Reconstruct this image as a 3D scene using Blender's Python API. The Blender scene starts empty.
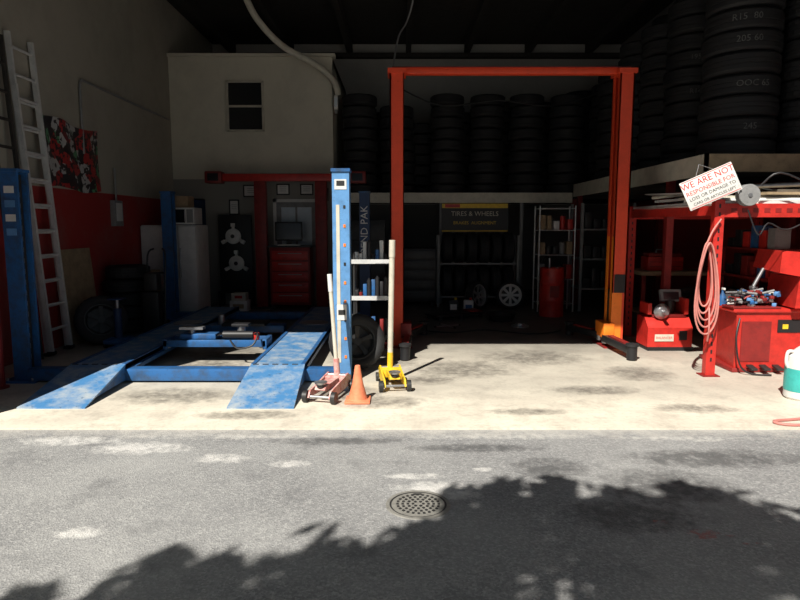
import bpy, bmesh, math, random
from mathutils import Vector, Matrix, Euler
random.seed(7)
S=bpy.context.scene
R=math.radians

# ------------------------------------------------------------------ materials
def newmat(name):
    m=bpy.data.materials.new(name); m.use_nodes=True
    nt=m.node_tree; b=nt.nodes['Principled BSDF']
    return m,nt,b
def mix(nt,fac,a,b):
    n=nt.nodes.new('ShaderNodeMix'); n.data_type='RGBA'
    for sock,v in ((n.inputs[0],fac),(n.inputs[6],a),(n.inputs[7],b)):
        if hasattr(v,'is_linked'): nt.links.new(v,sock)
        else: sock.default_value=v if not isinstance(v,(tuple,list)) else (*v[:3],1)
    return n.outputs[2]
def math_(nt,op,a,b=0.0,clamp=False):
    n=nt.nodes.new('ShaderNodeMath'); n.operation=op; n.use_clamp=clamp
    for sock,v in ((n.inputs[0],a),(n.inputs[1],b)):
        if hasattr(v,'is_linked'): nt.links.new(v,sock)
        else: sock.default_value=v
    return n.outputs[0]
def ramp(nt,src,lo,hi):
    n=nt.nodes.new('ShaderNodeMapRange'); n.clamp=True
    n.inputs[1].default_value=lo; n.inputs[2].default_value=hi
    nt.links.new(src,n.inputs[0]); return n.outputs[0]
def pos(nt):
    g=nt.nodes.new('ShaderNodeNewGeometry'); return g.outputs['Position']
def noise(nt,scale,detail=4,vec=None,rough=.55):
    n=nt.nodes.new('ShaderNodeTexNoise'); n.inputs['Scale'].default_value=scale
    n.inputs['Detail'].default_value=detail; n.inputs['Roughness'].default_value=rough
    nt.links.new(vec if vec is not None else pos(nt),n.inputs['Vector']); return n.outputs['Fac']
def bump(nt,b,h,strength=.3,dist=.01):
    n=nt.nodes.new('ShaderNodeBump'); n.inputs['Strength'].default_value=strength; n.inputs['Distance'].default_value=dist
    nt.links.new(h,n.inputs['Height']); nt.links.new(n.outputs[0],b.inputs['Normal'])
_M={}
def mat(name,col,rough=.6,metal=0.,wear=.25,scale=7,dirt=None,bmp=0.):
    if name in _M: return _M[name]
    m,nt,b=newmat(name)
    d=dirt or tuple(c*.45 for c in col)
    f=ramp(nt,noise(nt,scale,6,rough=.65),.42,.72)
    f=math_(nt,'MULTIPLY',f,min(1,wear*2))
    c=mix(nt,f,col,d)
    g=ramp(nt,noise(nt,scale*5,4,rough=.7),.6,.68)
    c=mix(nt,math_(nt,'MULTIPLY',g,min(.8,wear*1.6)),c,tuple(x*.35+.015 for x in col))
    nt.links.new(c,b.inputs['Base Color'])
    b.inputs['Roughness'].default_value=rough; b.inputs['Metallic'].default_value=metal
    if bmp: bump(nt,b,noise(nt,scale*8,4),bmp,.005)
    _M[name]=m; return m

def spotter(nt,xyz,nn):
    def spot(c,cx,cy,rx,ry,col,amt=.9,lo=.25,hi=.42):
        dx=math_(nt,'DIVIDE',math_(nt,'SUBTRACT',xyz.outputs[0],cx),rx)
        dy=math_(nt,'DIVIDE',math_(nt,'SUBTRACT',xyz.outputs[1],cy),ry)
        d=math_(nt,'ADD',math_(nt,'MULTIPLY',dx,dx),math_(nt,'MULTIPLY',dy,dy))
        inv=math_(nt,'SUBTRACT',1.0,d,True)
        f=ramp(nt,math_(nt,'MULTIPLY',math_(nt,'POWER',inv,.6),nn),lo,hi)
        return mix(nt,math_(nt,'MULTIPLY',f,amt),c,col)
    return spot
def asphalt():
    m,nt,b=newmat('asphalt')
    p=pos(nt)
    v=nt.nodes.new('ShaderNodeTexVoronoi'); v.inputs['Scale'].default_value=95; nt.links.new(p,v.inputs['Vector'])
    sp=nt.nodes.new('ShaderNodeSeparateColor'); nt.links.new(v.outputs['Color'],sp.inputs[0])
    c=mix(nt,sp.outputs[0],(.17,.17,.174),(.36,.357,.35))
    n2=noise(nt,45,5); c=mix(nt,math_(nt,'MULTIPLY',ramp(nt,n2,.42,.62),.7),c,(.19,.19,.192))
    big=noise(nt,.9,6); c=mix(nt,math_(nt,'MULTIPLY',ramp(nt,big,.42,.7),.5),c,(.40,.397,.385))
    st=noise(nt,2.3,7,rough=.72); c=mix(nt,math_(nt,'MULTIPLY',ramp(nt,st,.54,.68),.55),c,(.12,.12,.124))
    xyz=nt.nodes.new('ShaderNodeSeparateXYZ'); nt.links.new(p,xyz.inputs[0])
    nn=noise(nt,11,8,rough=.78)
    spot=spotter(nt,xyz,nn)
    W=(.70,.68,.65)
    for a in [(.2,3.66,.40,.15),(.34,3.56,.24,.10),(.1,3.84,.3,.08),(-1.9,4.35,.6,.2),(-1.25,4.15,.3,.14),(-2.5,4.5,.6,.16),(-.75,4.05,.22,.1),(-2.45,2.85,.4,.2),(.55,3.95,.12,.06),(-1.7,3.1,.2,.1)]:
        c=spot(c,*a,W,.65,.34,.54)
    for a in [(.8,4.6,1.4,.14),(2.2,4.55,1.,.12),(-1.4,4.6,1.6,.12)]:
        c=spot(c,*a,(.62,.6,.56),.6,.4,.6)
    for a in [(1.0,3.98,.35,.26),(1.65,3.7,.6,.38),(.55,4.35,.7,.12),(2.2,4.15,.9,.25),(-.5,4.5,.7,.12),(1.3,3.3,.5,.3)]:
        c=spot(c,*a,(.05,.05,.052),.7,.28,.5)
    for a in [(1.62,3.08,.24,.1),(1.42,3.22,.1,.06),(1.8,2.98,.12,.05)]:
        c=spot(c,*a,(.40,.09,.08),.7,.46,.56)
    ed=ramp(nt,math_(nt,'ADD',xyz.outputs[1],math_(nt,'MULTIPLY',noise(nt,6,6,rough=.7),.6)),4.86,5.08)
    c=mix(nt,math_(nt,'MULTIPLY',ed,.6),c,(.55,.52,.47))
    nt.links.new(c,b.inputs['Base Color']); b.inputs['Roughness'].default_value=.85
    bump(nt,b,math_(nt,'ADD',v.outputs['Distance'],n2),.5,.008)
    return m
def concrete():
    m,nt,b=newmat('concrete_slab')
    p=pos(nt); xyz=nt.nodes.new('ShaderNodeSeparateXYZ'); nt.links.new(p,xyz.inputs[0])
    c=mix(nt,ramp(nt,noise(nt,1.6,6),.35,.7),(.76,.70,.58),(.60,.545,.455))
    c=mix(nt,math_(nt,'MULTIPLY',ramp(nt,noise(nt,3.4,8,rough=.75),.48,.68),.6),c,(.36,.32,.27))
    c=mix(nt,math_(nt,'MULTIPLY',ramp(nt,noise(nt,26,4),.52,.7),.35),c,(.38,.345,.29))
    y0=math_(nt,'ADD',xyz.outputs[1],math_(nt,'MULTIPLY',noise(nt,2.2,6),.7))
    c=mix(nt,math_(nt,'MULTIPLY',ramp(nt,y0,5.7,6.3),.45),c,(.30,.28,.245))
    nn=noise(nt,8,8,rough=.75); spot=spotter(nt,xyz,nn)
    for a in [(.7,6.8,.8,.6),(1.6,7.4,.9,.6),(-.2,5.5,.6,.3),(1.9,5.9,.6,.25),(-.6,5.8,.6,.35),(.3,6.3,.4,.3),(2.6,6.6,.5,.5),(-1.3,5.1,.6,.18),(-2.1,5.7,.8,.4),(-2.2,7.6,.8,1.0),(-2.2,6.7,.8,.6),(1.1,5.2,.5,.14),(2.6,5.3,.5,.2),(-.3,7.2,.7,.6)]:
        c=spot(c,*a,(.075,.066,.058),.72,.27,.55)
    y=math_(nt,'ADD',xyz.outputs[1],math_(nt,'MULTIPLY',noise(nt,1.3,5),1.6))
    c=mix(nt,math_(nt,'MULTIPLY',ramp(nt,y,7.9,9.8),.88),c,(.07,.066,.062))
    d=math_(nt,'ABSOLUTE',math_(nt,'SUBTRACT',xyz.outputs[1],5.22))
    c=mix(nt,math_(nt,'SUBTRACT',.3,ramp(nt,d,.004,.012),True),c,(.16,.15,.13))
    nt.links.new(c,b.inputs['Base Color'])
    rg=nt.nodes.new('ShaderNodeMapRange'); rg.inputs[3].default_value=.45; rg.inputs[4].default_value=.8
    nt.links.new(noise(nt,3,5),rg.inputs[0]); nt.links.new(rg.outputs[0],b.inputs['Roughness'])
    bump(nt,b,noise(nt,60,4),.2,.004)
    return m
def wallpaint(name,up,low,zsplit):
    m,nt,b=newmat(name)
    p=pos(nt); xyz=nt.nodes.new('ShaderNodeSeparateXYZ'); nt.links.new(p,xyz.inputs[0])
    f=ramp(nt,xyz.outputs[2],zsplit-.005,zsplit+.005)
    c=mix(nt,f,low,up)
    c=mix(nt,math_(nt,'MULTIPLY',ramp(nt,noise(nt,1.4,8,rough=.7),.45,.8),.45),c,tuple(x*.5 for x in up))
    nt.links.new(c,b.inputs['Base Color']); b.inputs['Roughness'].default_value=.8
    bump(nt,b,noise(nt,30,4),.2,.005); return m

RED=mat('red_paint',(.55,.028,.02),.42,wear=.3,scale=9)
DRED=mat('dark_red_paint',(.25,.018,.016),.5,wear=.35)
ORG=mat('orange_red_paint',(.80,.072,.022),.42,wear=.14)
YORG=mat('yellow_orange_and_sunlit_orange',(.98,.24,.02),.45,wear=.15)  # yellow-orange details, plus sunlight coloured into the base of the right lift post
BLU=mat('blue_paint',(.022,.12,.33),.45,wear=.45,scale=9,dirt=(.04,.06,.09))
LBLU=mat('light_blue_paint',(.12,.30,.58),.45,wear=.3)
BRAMP=mat('worn_blue_ramp',(.06,.20,.42),.5,wear=.5,scale=5,dirt=(.40,.44,.46),bmp=.25)
DBLU=mat('dark_blue_paint',(.02,.05,.13),.5,wear=.2)
WHT=mat('white_paint',(.72,.71,.68),.5,wear=.15)
CRM=mat('cream_paint',(.62,.58,.48),.6,wear=.2)
GRY=mat('gray_paint',(.26,.26,.26),.6)
BLK=mat('black_plastic',(.015,.015,.017),.5)
RUB=mat('tire_rubber',(.013,.013,.015),.7,wear=.3,scale=5,dirt=(.028,.026,.023),bmp=.2)
STL=mat('bare_steel',(.42,.42,.43),.4,metal=.85,wear=.3)
ALU=mat('aluminum',(.70,.70,.69),.45,metal=.2,wear=.2)
DST=mat('dark_steel',(.06,.06,.06),.5,metal=.6)
WOOD=mat('plywood',(.38,.28,.17),.7,wear=.35)
DWD=mat('dark_timber',(.035,.03,.026),.85,wear=.4)
YEL=mat('yellow_paint',(.85,.55,.03),.45,wear=.25,scale=20)
CONE=mat('orange_plastic',(.88,.26,.13),.5,wear=.25,scale=18)
PNK=mat('pink_hose_rubber',(.58,.22,.19),.55,wear=.2)
CHK=mat('chalk_marking',(.15,.15,.145),.8,wear=.5,scale=30)
GLS=mat('dark_glass',(.015,.017,.02),.12,wear=.05)
CARD=mat('cardboard',(.38,.27,.16),.85)
TEAL=mat('teal_plastic',(.05,.45,.42),.4)
PALE=mat('pale_glass',(.58,.66,.72),.25,wear=.1)
GRN=mat('leaf_green',(.05,.10,.02),.6)
BRK=mat('tree_bark',(.10,.07,.045),.9,bmp=.4)
CAST=mat('cast_iron',(.27,.26,.235),.65,metal=.2,wear=.3,scale=25)
STN=mat('red_text_paint',(.65,.03,.03),.6,wear=.05)
BTX=mat('black_text_paint',(.02,.02,.02),.6,wear=.05)

# ------------------------------------------------------------------ mesh builder
def text_geo(s,size):
    cu=bpy.data.curves.new('tmp_t','FONT'); cu.body=s; cu.size=size; cu.align_x='CENTER'; cu.align_y='CENTER'
    cu.resolution_u=2
    ob=bpy.data.objects.new('tmp_t',cu); S.collection.objects.link(ob)
    dg=bpy.context.evaluated_depsgraph_get(); dg.update()
    me=bpy.data.meshes.new_from_object(ob.evaluated_get(dg))
    vs=[v.co.copy() for v in me.vertices]; fs=[tuple(p.vertices) for p in me.polygons]
    bpy.data.objects.remove(ob); bpy.data.curves.remove(cu); bpy.data.meshes.remove(me)
    return vs,fs
class B:
    def __init__(s,name,loc=(0,0,0),rz=0.,rot=None):
        s.name=name; s.bm=bmesh.new(); s.mats=[]; s.loc=Vector(loc); s.rot=rot or (0,0,rz)
    def mi(s,m):
        if m not in s.mats: s.mats.append(m)
        return s.mats.index(m)
    def add(s,vs,fs,m,M=None):
        k=s.mi(m); bv=[s.bm.verts.new((M@Vector(v)) if M else Vector(v)) for v in vs]
        for f in fs:
            try:
                fc=s.bm.faces.new([bv[i] for i in f]); fc.material_index=k
            except ValueError: pass
        return s
    def box(s,c,d,m,rot=(0,0,0),bev=0.):
        t=bmesh.new(); bmesh.ops.create_cube(t,size=1)
        bmesh.ops.scale(t,vec=d,verts=t.verts)
        if bev: bmesh.ops.bevel(t,geom=list(t.edges),offset=bev,segments=2,affect='EDGES',profile=.5)
        M=Matrix.Translation(c)@Euler(rot).to_matrix().to_4x4()
        t.verts.index_update()
        s.add([v.co.copy() for v in t.verts],[[v.index for v in f.verts] for f in t.faces],m,M); t.free(); return s
    def b2(s,x0,x1,y0,y1,z0,z1,m,bev=0.):
        return s.box(((x0+x1)/2,(y0+y1)/2,(z0+z1)/2),(x1-x0,y1-y0,z1-z0),m,bev=bev)
    def cyl(s,p0,p1,r,m,r2=None,seg=16):
        p0=Vector(p0);p1=Vector(p1); d=(p1-p0); L=d.length; r2=r if r2 is None else r2
        q=d.to_track_quat('Z','Y').to_matrix().to_4x4(); M=Matrix.Translation(p0)@q
        vs=[];fs=[]
        for i in range(seg):
            a=2*math.pi*i/seg; vs.append((r*math.cos(a),r*math.sin(a),0)); vs.append((r2*math.cos(a),r2*math.sin(a),L))
        for i in range(seg):
            j=(i+1)%seg; fs.append((2*i,2*j,2*j+1,2*i+1))
        fs.append([2*i for i in range(seg)][::-1]); fs.append([2*i+1 for i in range(seg)])
        return s.add(vs,fs,m,M)
    def tube(s,pts,r,m,seg=8,sub=4):
        P=[Vector(p) for p in pts]; out=[]
        if sub>1 and len(P)>2:
            for i in range(len(P)-1):
                a=P[max(i-1,0)];b=P[i];c=P[i+1];d=P[min(i+2,len(P)-1)]
                for k in range(sub):
                    t=k/sub
                    out.append(.5*((2*b)+(c-a)*t+(2*a-5*b+4*c-d)*t*t+(3*b-a-3*c+d)*t**3))
            out.append(P[-1]); P=out
        vs=[];fs=[]; up=Vector((0,0,1))
        n=None
        for i,p in enumerate(P):
            t=(P[min(i+1,len(P)-1)]-P[max(i-1,0)]).normalized()
            if n is None: n=t.cross(up if abs(t.z)<.9 else Vector((1,0,0))).normalized()
            else:
                n=(n-t*n.dot(t)).normalized()
            b_=t.cross(n)
            for k in range(seg):
                a=2*math.pi*k/seg; vs.append(p+n*math.cos(a)*r+b_*math.sin(a)*r)
        for i in range(len(P)-1):
            for k in range(seg):
                l=(k+1)%seg; fs.append((i*seg+k,i*seg+l,(i+1)*seg+l,(i+1)*seg+k))
        fs.append(list(range(seg))); fs.append([len(P)*seg-1-k for k in range(seg)])
        return s.add(vs,fs,m)
    def lathe(s,prof,m,M=None,seg=32,closed=False,tread=None):
        n=len(prof); vs=[];fs=[]
        for i in range(seg):
            a=2*math.pi*i/seg
            for k,(r,z) in enumerate(prof):
                if tread and k in tread and i%2: r-=.010
                vs.append((r*math.cos(a),r*math.sin(a),z))
        for i in range(seg):
            j=(i+1)%seg
            for k in range(n if closed else n-1):
                l=(k+1)%n; fs.append((i*n+k,j*n+k,j*n+l,i*n+l))
        return s.add(vs,fs,m,M)
    def prism(s,poly,axis,a,b,m,M=None):
        def P(u,v,w):
            return {'x':(w,u,v),'y':(u,w,v),'z':(u,v,w)}[axis]
        n=len(poly); vs=[P(u,v,a) for u,v in poly]+[P(u,v,b) for u,v in poly]
        fs=[list(range(n))[::-1],list(range(n,2*n))]+[(i,(i+1)%n,n+(i+1)%n,n+i) for i in range(n)]
        return s.add(vs,fs,m,M)
    def text(s,t,size,M,m,bend=None):
        vs,fs=text_geo(t,size)
        if bend:
            vs=[Vector((bend*math.sin(v.x/bend),-bend*math.cos(v.x/bend),v.y)) for v in vs]
        return s.add(vs,fs,m,M)
    def tire(s,M,Ro=.33,w=.22,ri=.2,m=None,seg=40):
        h=w/2; k=Ro
        pr=[(ri,-h*.75),(ri+.03,-h*.95),(ri+(k-ri)*.55,-h),(k-.03,-h*.92),(k-.008,-h*.78),(k,-h*.68),
            (k,-h*.3),(k-.009,-h*.27),(k-.009,-h*.2),(k,-h*.17),(k,h*.17),(k-.009,h*.2),(k-.009,h*.27),(k,h*.3),
            (k,h*.68),(k-.008,h*.78),(k-.03,h*.92),(ri+(k-ri)*.55,h),(ri+.03,h*.95),(ri,h*.75),
            (ri+.015,h*.7),(k-.04,h*.7),(k-.03,0),(k-.04,-h*.7),(ri+.015,-h*.7)]
        return s.lathe(pr,m or RUB,M,seg,True,tread={4,5,6,13,14,15})
    def rim(s,M,ri=.2,w=.2,m=None,spokes=7):
        m=m or ALU; h=w/2
        s.lathe([(ri,h*.8),(ri+.012,h*.9),(ri-.004,h*.9),(ri-.03,h*.5),(ri-.035,-h*.5),(ri,-h*.8)],m,M,32)
        s.cyl(M@Vector((0,0,h*.25)),M@Vector((0,0,h*.6)),.045,m,seg=16)
        s.cyl(M@Vector((0,0,-h*.1)),M@Vector((0,0,-h*.05)),ri*.85,DST,seg=24)
        for i in range(spokes):
            a=2*math.pi*i/spokes
            s.add([(-.018,.03,h*.3),(.018,.03,h*.3),(.028,ri-.02,h*.6),(-.028,ri-.02,h*.6),
                   (-.018,.03,h*.5),(.018,.03,h*.5),(.028,ri-.02,h*.8),(-.028,ri-.02,h*.8)],
                  [(0,3,2,1),(4,5,6,7),(0,1,5,4),(1,2,6,5),(2,3,7,6),(3,0,4,7)],m,M@Matrix.Rotation(a,4,'Z'))
        return s
    def done(s):
        bmesh.ops.recalc_face_normals(s.bm,faces=s.bm.faces)
        me=bpy.data.meshes.new(s.name); s.bm.to_mesh(me); s.bm.free()
        for m in s.mats: me.materials.append(m)
        me.shade_smooth(); me.set_sharp_from_angle(angle=R(32))
        ob=bpy.data.objects.new(s.name,me); ob.location=s.loc; ob.rotation_euler=s.rot
        S.collection.objects.link(ob); return ob
def T(x,y,z): return Matrix.Translation((x,y,z))
def RX(a): return Matrix.Rotation(R(a),4,'X')
def RY(a): return Matrix.Rotation(R(a),4,'Y')
def RZ(a): return Matrix.Rotation(R(a),4,'Z')

# ------------------------------------------------------------------ shell
WL=wallpaint('left_wall_paint',(.40,.375,.31),(.34,.025,.022),2.08)
WG=wallpaint('gray_wall_paint',(.42,.41,.38),(.20,.195,.18),2.1)
WR=wallpaint('right_wall_paint',(.20,.19,.18),(.30,.024,.02),2.3)
WO=wallpaint('office_wall_paint',(.64,.60,.49),(.27,.26,.235),2.5)
def one(name,x0,x1,y0,y1,z0,z1,m,bev=0.):
    return B(name).b2(x0,x1,y0,y1,z0,z1,m,bev).done()
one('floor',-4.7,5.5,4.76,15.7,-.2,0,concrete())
one('asphalt_ground',-30,30,-30,4.76,-.22,-.012,asphalt())
one('wall_left',-4.7,-4.5,4.8,15.7,0,5.9,WL)
one('wall_right',5.3,5.5,4.8,15.7,0,5.9,WR)
one('wall_back',-4.5,5.3,15.5,15.7,0,5.9,WG)
B('wall_front').b2(-12,-3.62,4.78,5.0,-.01,6.4,CRM).b2(5.05,12,4.78,5.0,-.01,6.4,CRM).b2(-3.62,5.05,4.78,5.0,4.35,6.4,CRM).done()
one('ceiling',-4.7,5.5,4.8,15.7,5.9,6.1,DWD)
bb=B('ceiling_beam')
for x in (-4.0,-2.6,-1.2,.2,1.6,3.05,4.5): bb.b2(x-.06,x+.06,5.0,15.5,5.66,5.9,DWD)
bb.b2(-4.5,5.3,15.3,15.5,5.56,5.66,DWD)
bb.done()

# office block
B('wall_office').b2(-3.88,-1.32,12.5,12.65,0,4.83,WO).b2(-4.5,-3.88,12.5,12.65,2.12,4.83,WO).b2(-1.44,-1.32,12.65,15.5,0,4.83,WO).b2(-4.5,-1.32,12.65,15.5,4.70,4.83,WO).done()
B('trim_1').b2(-4.5,-1.26,12.44,12.66,4.83,4.89,WO).done()
def window(name,x0,x1,y,z0,z1,fr,gl):
    b=B(name); w=.035
    b.b2(x0,x1,y-.05,y,z0,z0+w,fr).b2(x0,x1,y-.05,y,z1-w,z1,fr).b2(x0,x0+w,y-.05,y,z0,z1,fr).b2(x1-w,x1,y-.05,y,z0,z1,fr)
    zm=(z0+z1)/2; b.b2(x0,x1,y-.05,y,zm-.02,zm+.02,fr); b.b2(x0+.01,x1-.01,y-.02,y-.002,z0+.01,z1-.01,gl); b.done()
window('window_1',-3.38,-2.66,12.5,3.42,4.38,CRM,GLS)
d=B('door_1'); d.b2(-4.46,-3.9,12.66,12.70,0,2.1,DBLU); d.cyl((-3.98,12.62,1.0),(-3.98,12.66,1.0),.03,STL); d.done()
d=B('door_2'); d.b2(-2.46,-1.66,12.46,12.5,0,2.05,GRY); d.b2(-2.36,-1.76,12.45,12.46,1.15,1.95,PALE)
d.b2(-2.08,-2.04,12.44,12.455,1.15,1.95,GRY); d.b2(-2.52,-2.46,12.44,12.5,0,2.11,WHT); d.b2(-1.66,-1.6,12.44,12.5,0,2.11,WHT); d.b2(-2.52,-1.6,12.44,12.5,2.05,2.11,WHT); d.done()
for x,z,w,h in ((-2.95,2.27,.32,.24),(-2.32,2.3,.26,.22),(-1.85,2.3,.26,.22),(-3.3,1.95,.2,.3),(-1.5,2.2,.16,.26)):
    f=B('framed_certificate',(x,12.48,z)); f.box((0,0,0),(w,.03,h),BLK,bev=.004); f.box((0,-.017,0),(w-.05,.004,h-.05),WHT)
    for k in range(3): f.box((0,-.020,.05-.04*k),(w*.5,.002,.008),GRY)
    f.done()
e=B('wall_lamp',(-1.24,12.4,3.95)); e.box((0,0,0),(.08,.14,.26),WHT,bev=.01); e.box((0,-.08,0),(.05,.02,.16),PALE); e.cyl((0,.0,-.13),(0,0,-.2),.03,GRY); e.done()

p=B('overhead_pipe'); p.tube([(-2.75,11.5,5.65),(-2.55,11.6,5.25),(-2.15,11.8,4.85),(-1.6,12.1,4.6),(-1.28,12.3,4.35),(-1.2,12.4,4.1)],.06,CRM,seg=12,sub=6); p.done()
p=B('wall_conduit'); p.tube([(-4.47,8.95,2.6),(-4.47,8.95,3.5),(-4.47,9.05,3.62)],.018,GRY); p.tube([(-4.47,9.05,3.62),(-4.47,12.3,3.62)],.018,GRY,sub=1); p.done()
p=B('hanging_cable'); p.tube([(.25,9.5,5.66),(.2,9.4,4.9),(.1,9.3,4.5),(-.02,9.0,4.2),(-.1,8.4,3.6)],.012,GRY); p.tube([(-.1,12.5,4.3),(.8,12.4,3.9),(1.9,12.4,4.0),(3.0,12.4,3.9),(4.3,12.4,4.3)],.014,BLK); p.done()

# ------------------------------------------------------------------ four-post lift
L=B('four_post_car_lift')
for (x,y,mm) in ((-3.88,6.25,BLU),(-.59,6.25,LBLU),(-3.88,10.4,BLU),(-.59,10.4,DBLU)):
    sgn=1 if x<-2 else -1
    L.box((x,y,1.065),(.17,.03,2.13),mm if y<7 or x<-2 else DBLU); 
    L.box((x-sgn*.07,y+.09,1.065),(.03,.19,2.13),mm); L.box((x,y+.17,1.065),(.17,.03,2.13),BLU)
    L.box((x,y+.08,.01),(.34,.36,.02),BLU); L.box((x,y+.08,2.14),(.19,.22,.03),BLU)
    for a in (-.13,.13):
        L.cyl((x+a,y-.06,.02),(x+a,y-.06,.05),.015,STL,seg=8)
    L.box((x+sgn*.05,y+.08,1.1),(.02,.04,2.0),DST)
    for k in range(16): L.box((x+sgn*.05,y+.055,.25+k*.11),(.022,.01,.05),STL)
L.box((-.59,6.232,2.0),(.12,.004,.10),WHT); L.box((-.59,6.231,2.01),(.08,.006,.05),BTX)
L.box((-.62,6.232,1.0),(.035,.004,1.6),CRM)
for k in range(9): L.box((-.555,6.231,1.78-.19*k),(.022,.004,.03),YORG if k%3 else BTX)
L.box((-.59,6.229,.72),(.10,.004,.16),WHT); L.box((-.59,6.226,.72),(.07,.004,.05),BTX)
for k in range(4): L.box((-3.88,6.232,1.95-.14*k),(.1,.004,.07),LBLU if k%2 else WHT)
L.text('BEND PAK',.17,T(-.59,10.38,1.52)@RX(90)@RZ(90),WHT)
for y in (6.18,10.32):
    L.b2(-3.8,-.67,y,y+.16,.02,.14,BLU,bev=.006)
for x0,x1 in ((-3.36,-2.80),(-1.52,-.97)):
    L.b2(x0,x1,6.2,10.7,.145,.185,BRAMP); L.b2(x0,x0+.04,6.2,10.7,.10,.195,BLU); L.b2(x1-.04,x1,6.2,10.7,.10,.195,BLU)
    xo=x1 if x1<-2 else x0-.04
    L.b2(xo,xo+.04,6.36,10.6,.10,.14,BLU)
    cx=(x0+x1)/2
    L.add([(x0,6.2,.19),(x1,6.2,.19),(x1+.04,5.28,.012),(x0-.0,5.28,.012),(x0,6.2,.165),(x1,6.2,.165),(x1+.04,5.28,.0),(x0-.0,5.28,.0)],
          [(0,1,2,3),(4,7,6,5),(0,4,5,1),(3,2,6,7),(0,3,7,4),(1,5,6,2)],BRAMP)
    for xx in (x0,x1-.012): L.add([(xx,6.2,.165),(xx+.012,6.2,.165),(xx+.012,6.2,.03),(xx,6.2,.03),(xx,5.4,.02),(xx+.012,5.4,.02)],[(0,1,2,3),(0,4,5,1),(3,2,5,4),(0,3,4),(1,5,2)],BLU)
    for k in range(5):
        L.cyl((x0+.02+.1*k,6.2,.175),(x0+.08+.1*k,6.2,.175),.02,DST,seg=8)
    L.cyl((cx,8.9,.186),(cx,8.9,.20),.2,STL,seg=28)
L.done()

J=B('rolling_bridge_jack',(-2.16,7.25,0))
J.b2(-.60,.60,-.16,-.10,.19,.27,BLU,.006); J.b2(-.60,.60,.10,.16,.19,.27,BLU,.006)
for x in (-.60,.56): J.b2(x,x+.05,-.16,.16,.16,.28,BLU,.005); 
for x in (-.54,.54):
    for y in (-.12,.12): J.cyl((x,y-.02,.2),(x,y+.02,.2),.03,STL)
J.b2(-.42,.0,-.09,.09,.27,.33,BLU,.008); J.b2(-.5,.5,-.07,.07,.20,.24,DST)
J.add([(-.35,-.05,.24),(-.3,-.05,.24),(.3,-.05,.36),(.25,-.05,.36),(-.35,.05,.24),(-.3,.05,.24),(.3,.05,.36),(.25,.05,.36)],[(0,1,2,3),(4,7,6,5),(0,4,5,1),(1,5,6,2),(2,6,7,3),(3,7,4,0)],BLK)
J.cyl((.1,-.12,.33),(.45,-.12,.33),.045,BLK); J.cyl((.28,0,.3),(.28,0,.42),.05,STL); J.box((.28,0,.43),(.2,.14,.03),BLK,bev=.005)
J.cyl((-.3,0,.3),(-.3,0,.38),.04,STL); J.box((-.3,0,.39),(.28,.1,.03),STL)
J.box((.48,-.1,.31),(.06,.08,.08),RED,bev=.01)
J.tube([(.45,-.12,.33),(.52,-.2,.36),(.48,-.3,.24),(.3,-.28,.2),(.2,-.2,.28)],.01,BLK); J.done()
J=B('scissor_lift_table',(-2.18,8.7,0)); J.b2(-.55,.55,-.12,.12,.1,.2,BLU,.008); J.b2(-.3,.3,-.2,.2,.2,.24,DST,.006); J.cyl((0,0,0),(0,0,.1),.14,DST); J.cyl((-.35,0,.2),(-.35,0,.34),.05,STL); J.done()

# ------------------------------------------------------------------ two-post lift
L=B('two_post_car_lift')
for x,sg in ((-.04,1),(2.86,-1)):
    y=8.05
    w=.18
    L.b2(x-w/2,x+w/2,y,y+.02,.02,3.5,ORG); L.b2(x-w/2,x+w/2,y+.28,y+.30,.02,3.5,ORG)
    xo=x-sg*w/2; L.b2(min(xo,xo+sg*.02),max(xo,xo+sg*.02),y,y+.3,.02,3.5,ORG)
    xi=x+sg*w/2
    for (ya,yb) in ((y,y+.09),(y+.21,y+.3)):
        L.b2(min(xi,xi-sg*.012),max(xi,xi-sg*.012),ya,yb,1.45,3.5,ORG); L.b2(min(xi,xi-sg*.012),max(xi,xi-sg*.012),ya,yb,.02,1.45,ORG if sg>0 else YORG)  # right post: lower flange coloured yellow as sunlit orange, sunlight painted in
    if sg<0: L.b2(x-w/2-.002,x+w/2-.05,y-.004,y,.05,.72,YORG)  # sunlit foot of the right post painted as a yellow strip
    L.b2(x-.2,x+.2,y-.1,y+.4,0,.02,DRED)
    L.box((x,y+.15,3.52),(w+.05,.34,.06),ORG)
    L.b2(x-.07,x+.07,y+.06,y+.24,.12,.75,DST); L.box((x+sg*.12,y+.15,.22),(.14,.36,.2),DRED if sg>0 else YORG,bev=.01)
    L.box((x+sg*.0,y+.15,2.0),(.02,.03,3.0),BLK)
    for dy,ln in ((-1,.95),(1,.75)):
        a=Vector((x+sg*.14,y+.15+dy*.12,.13)); b=Vector((x+sg*(.10 if dy<0 else .38),y+.15+dy*ln,.11))
        dr=(b-a); ang=math.atan2(dr.y,dr.x); c=(a+b)/2
        L.box(c,(dr.length,.11,.09),BLK if sg<0 else DST,rot=(0,0,ang),bev=.008)
        L.box(c+Vector((0,0,.055)),(dr.length*.6,.07,.02),DRED,rot=(0,0,ang))
        L.cyl(b-Vector((0,0,.1)),b+Vector((0,0,.06)),.06,BLK); L.cyl(b+Vector((0,0,.06)),b+Vector((0,0,.09)),.075,RUB)
        L.cyl(a-Vector((0,0,.08)),a+Vector((0,0,.1)),.05,STL)
L.b2(-.1,2.92,8.13,8.25,3.50,3.58,ORG,.006)
L.b2(-.1,2.92,8.12,8.26,3.575,3.585,DRED)
L.tube([(2.97,8.2,1.2),(2.98,8.2,2.5),(2.98,8.2,3.4)],.012,BLK); 
L.box((2.86,8.045,.84),(.14,.006,.24),BLK)
L.done()

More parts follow.
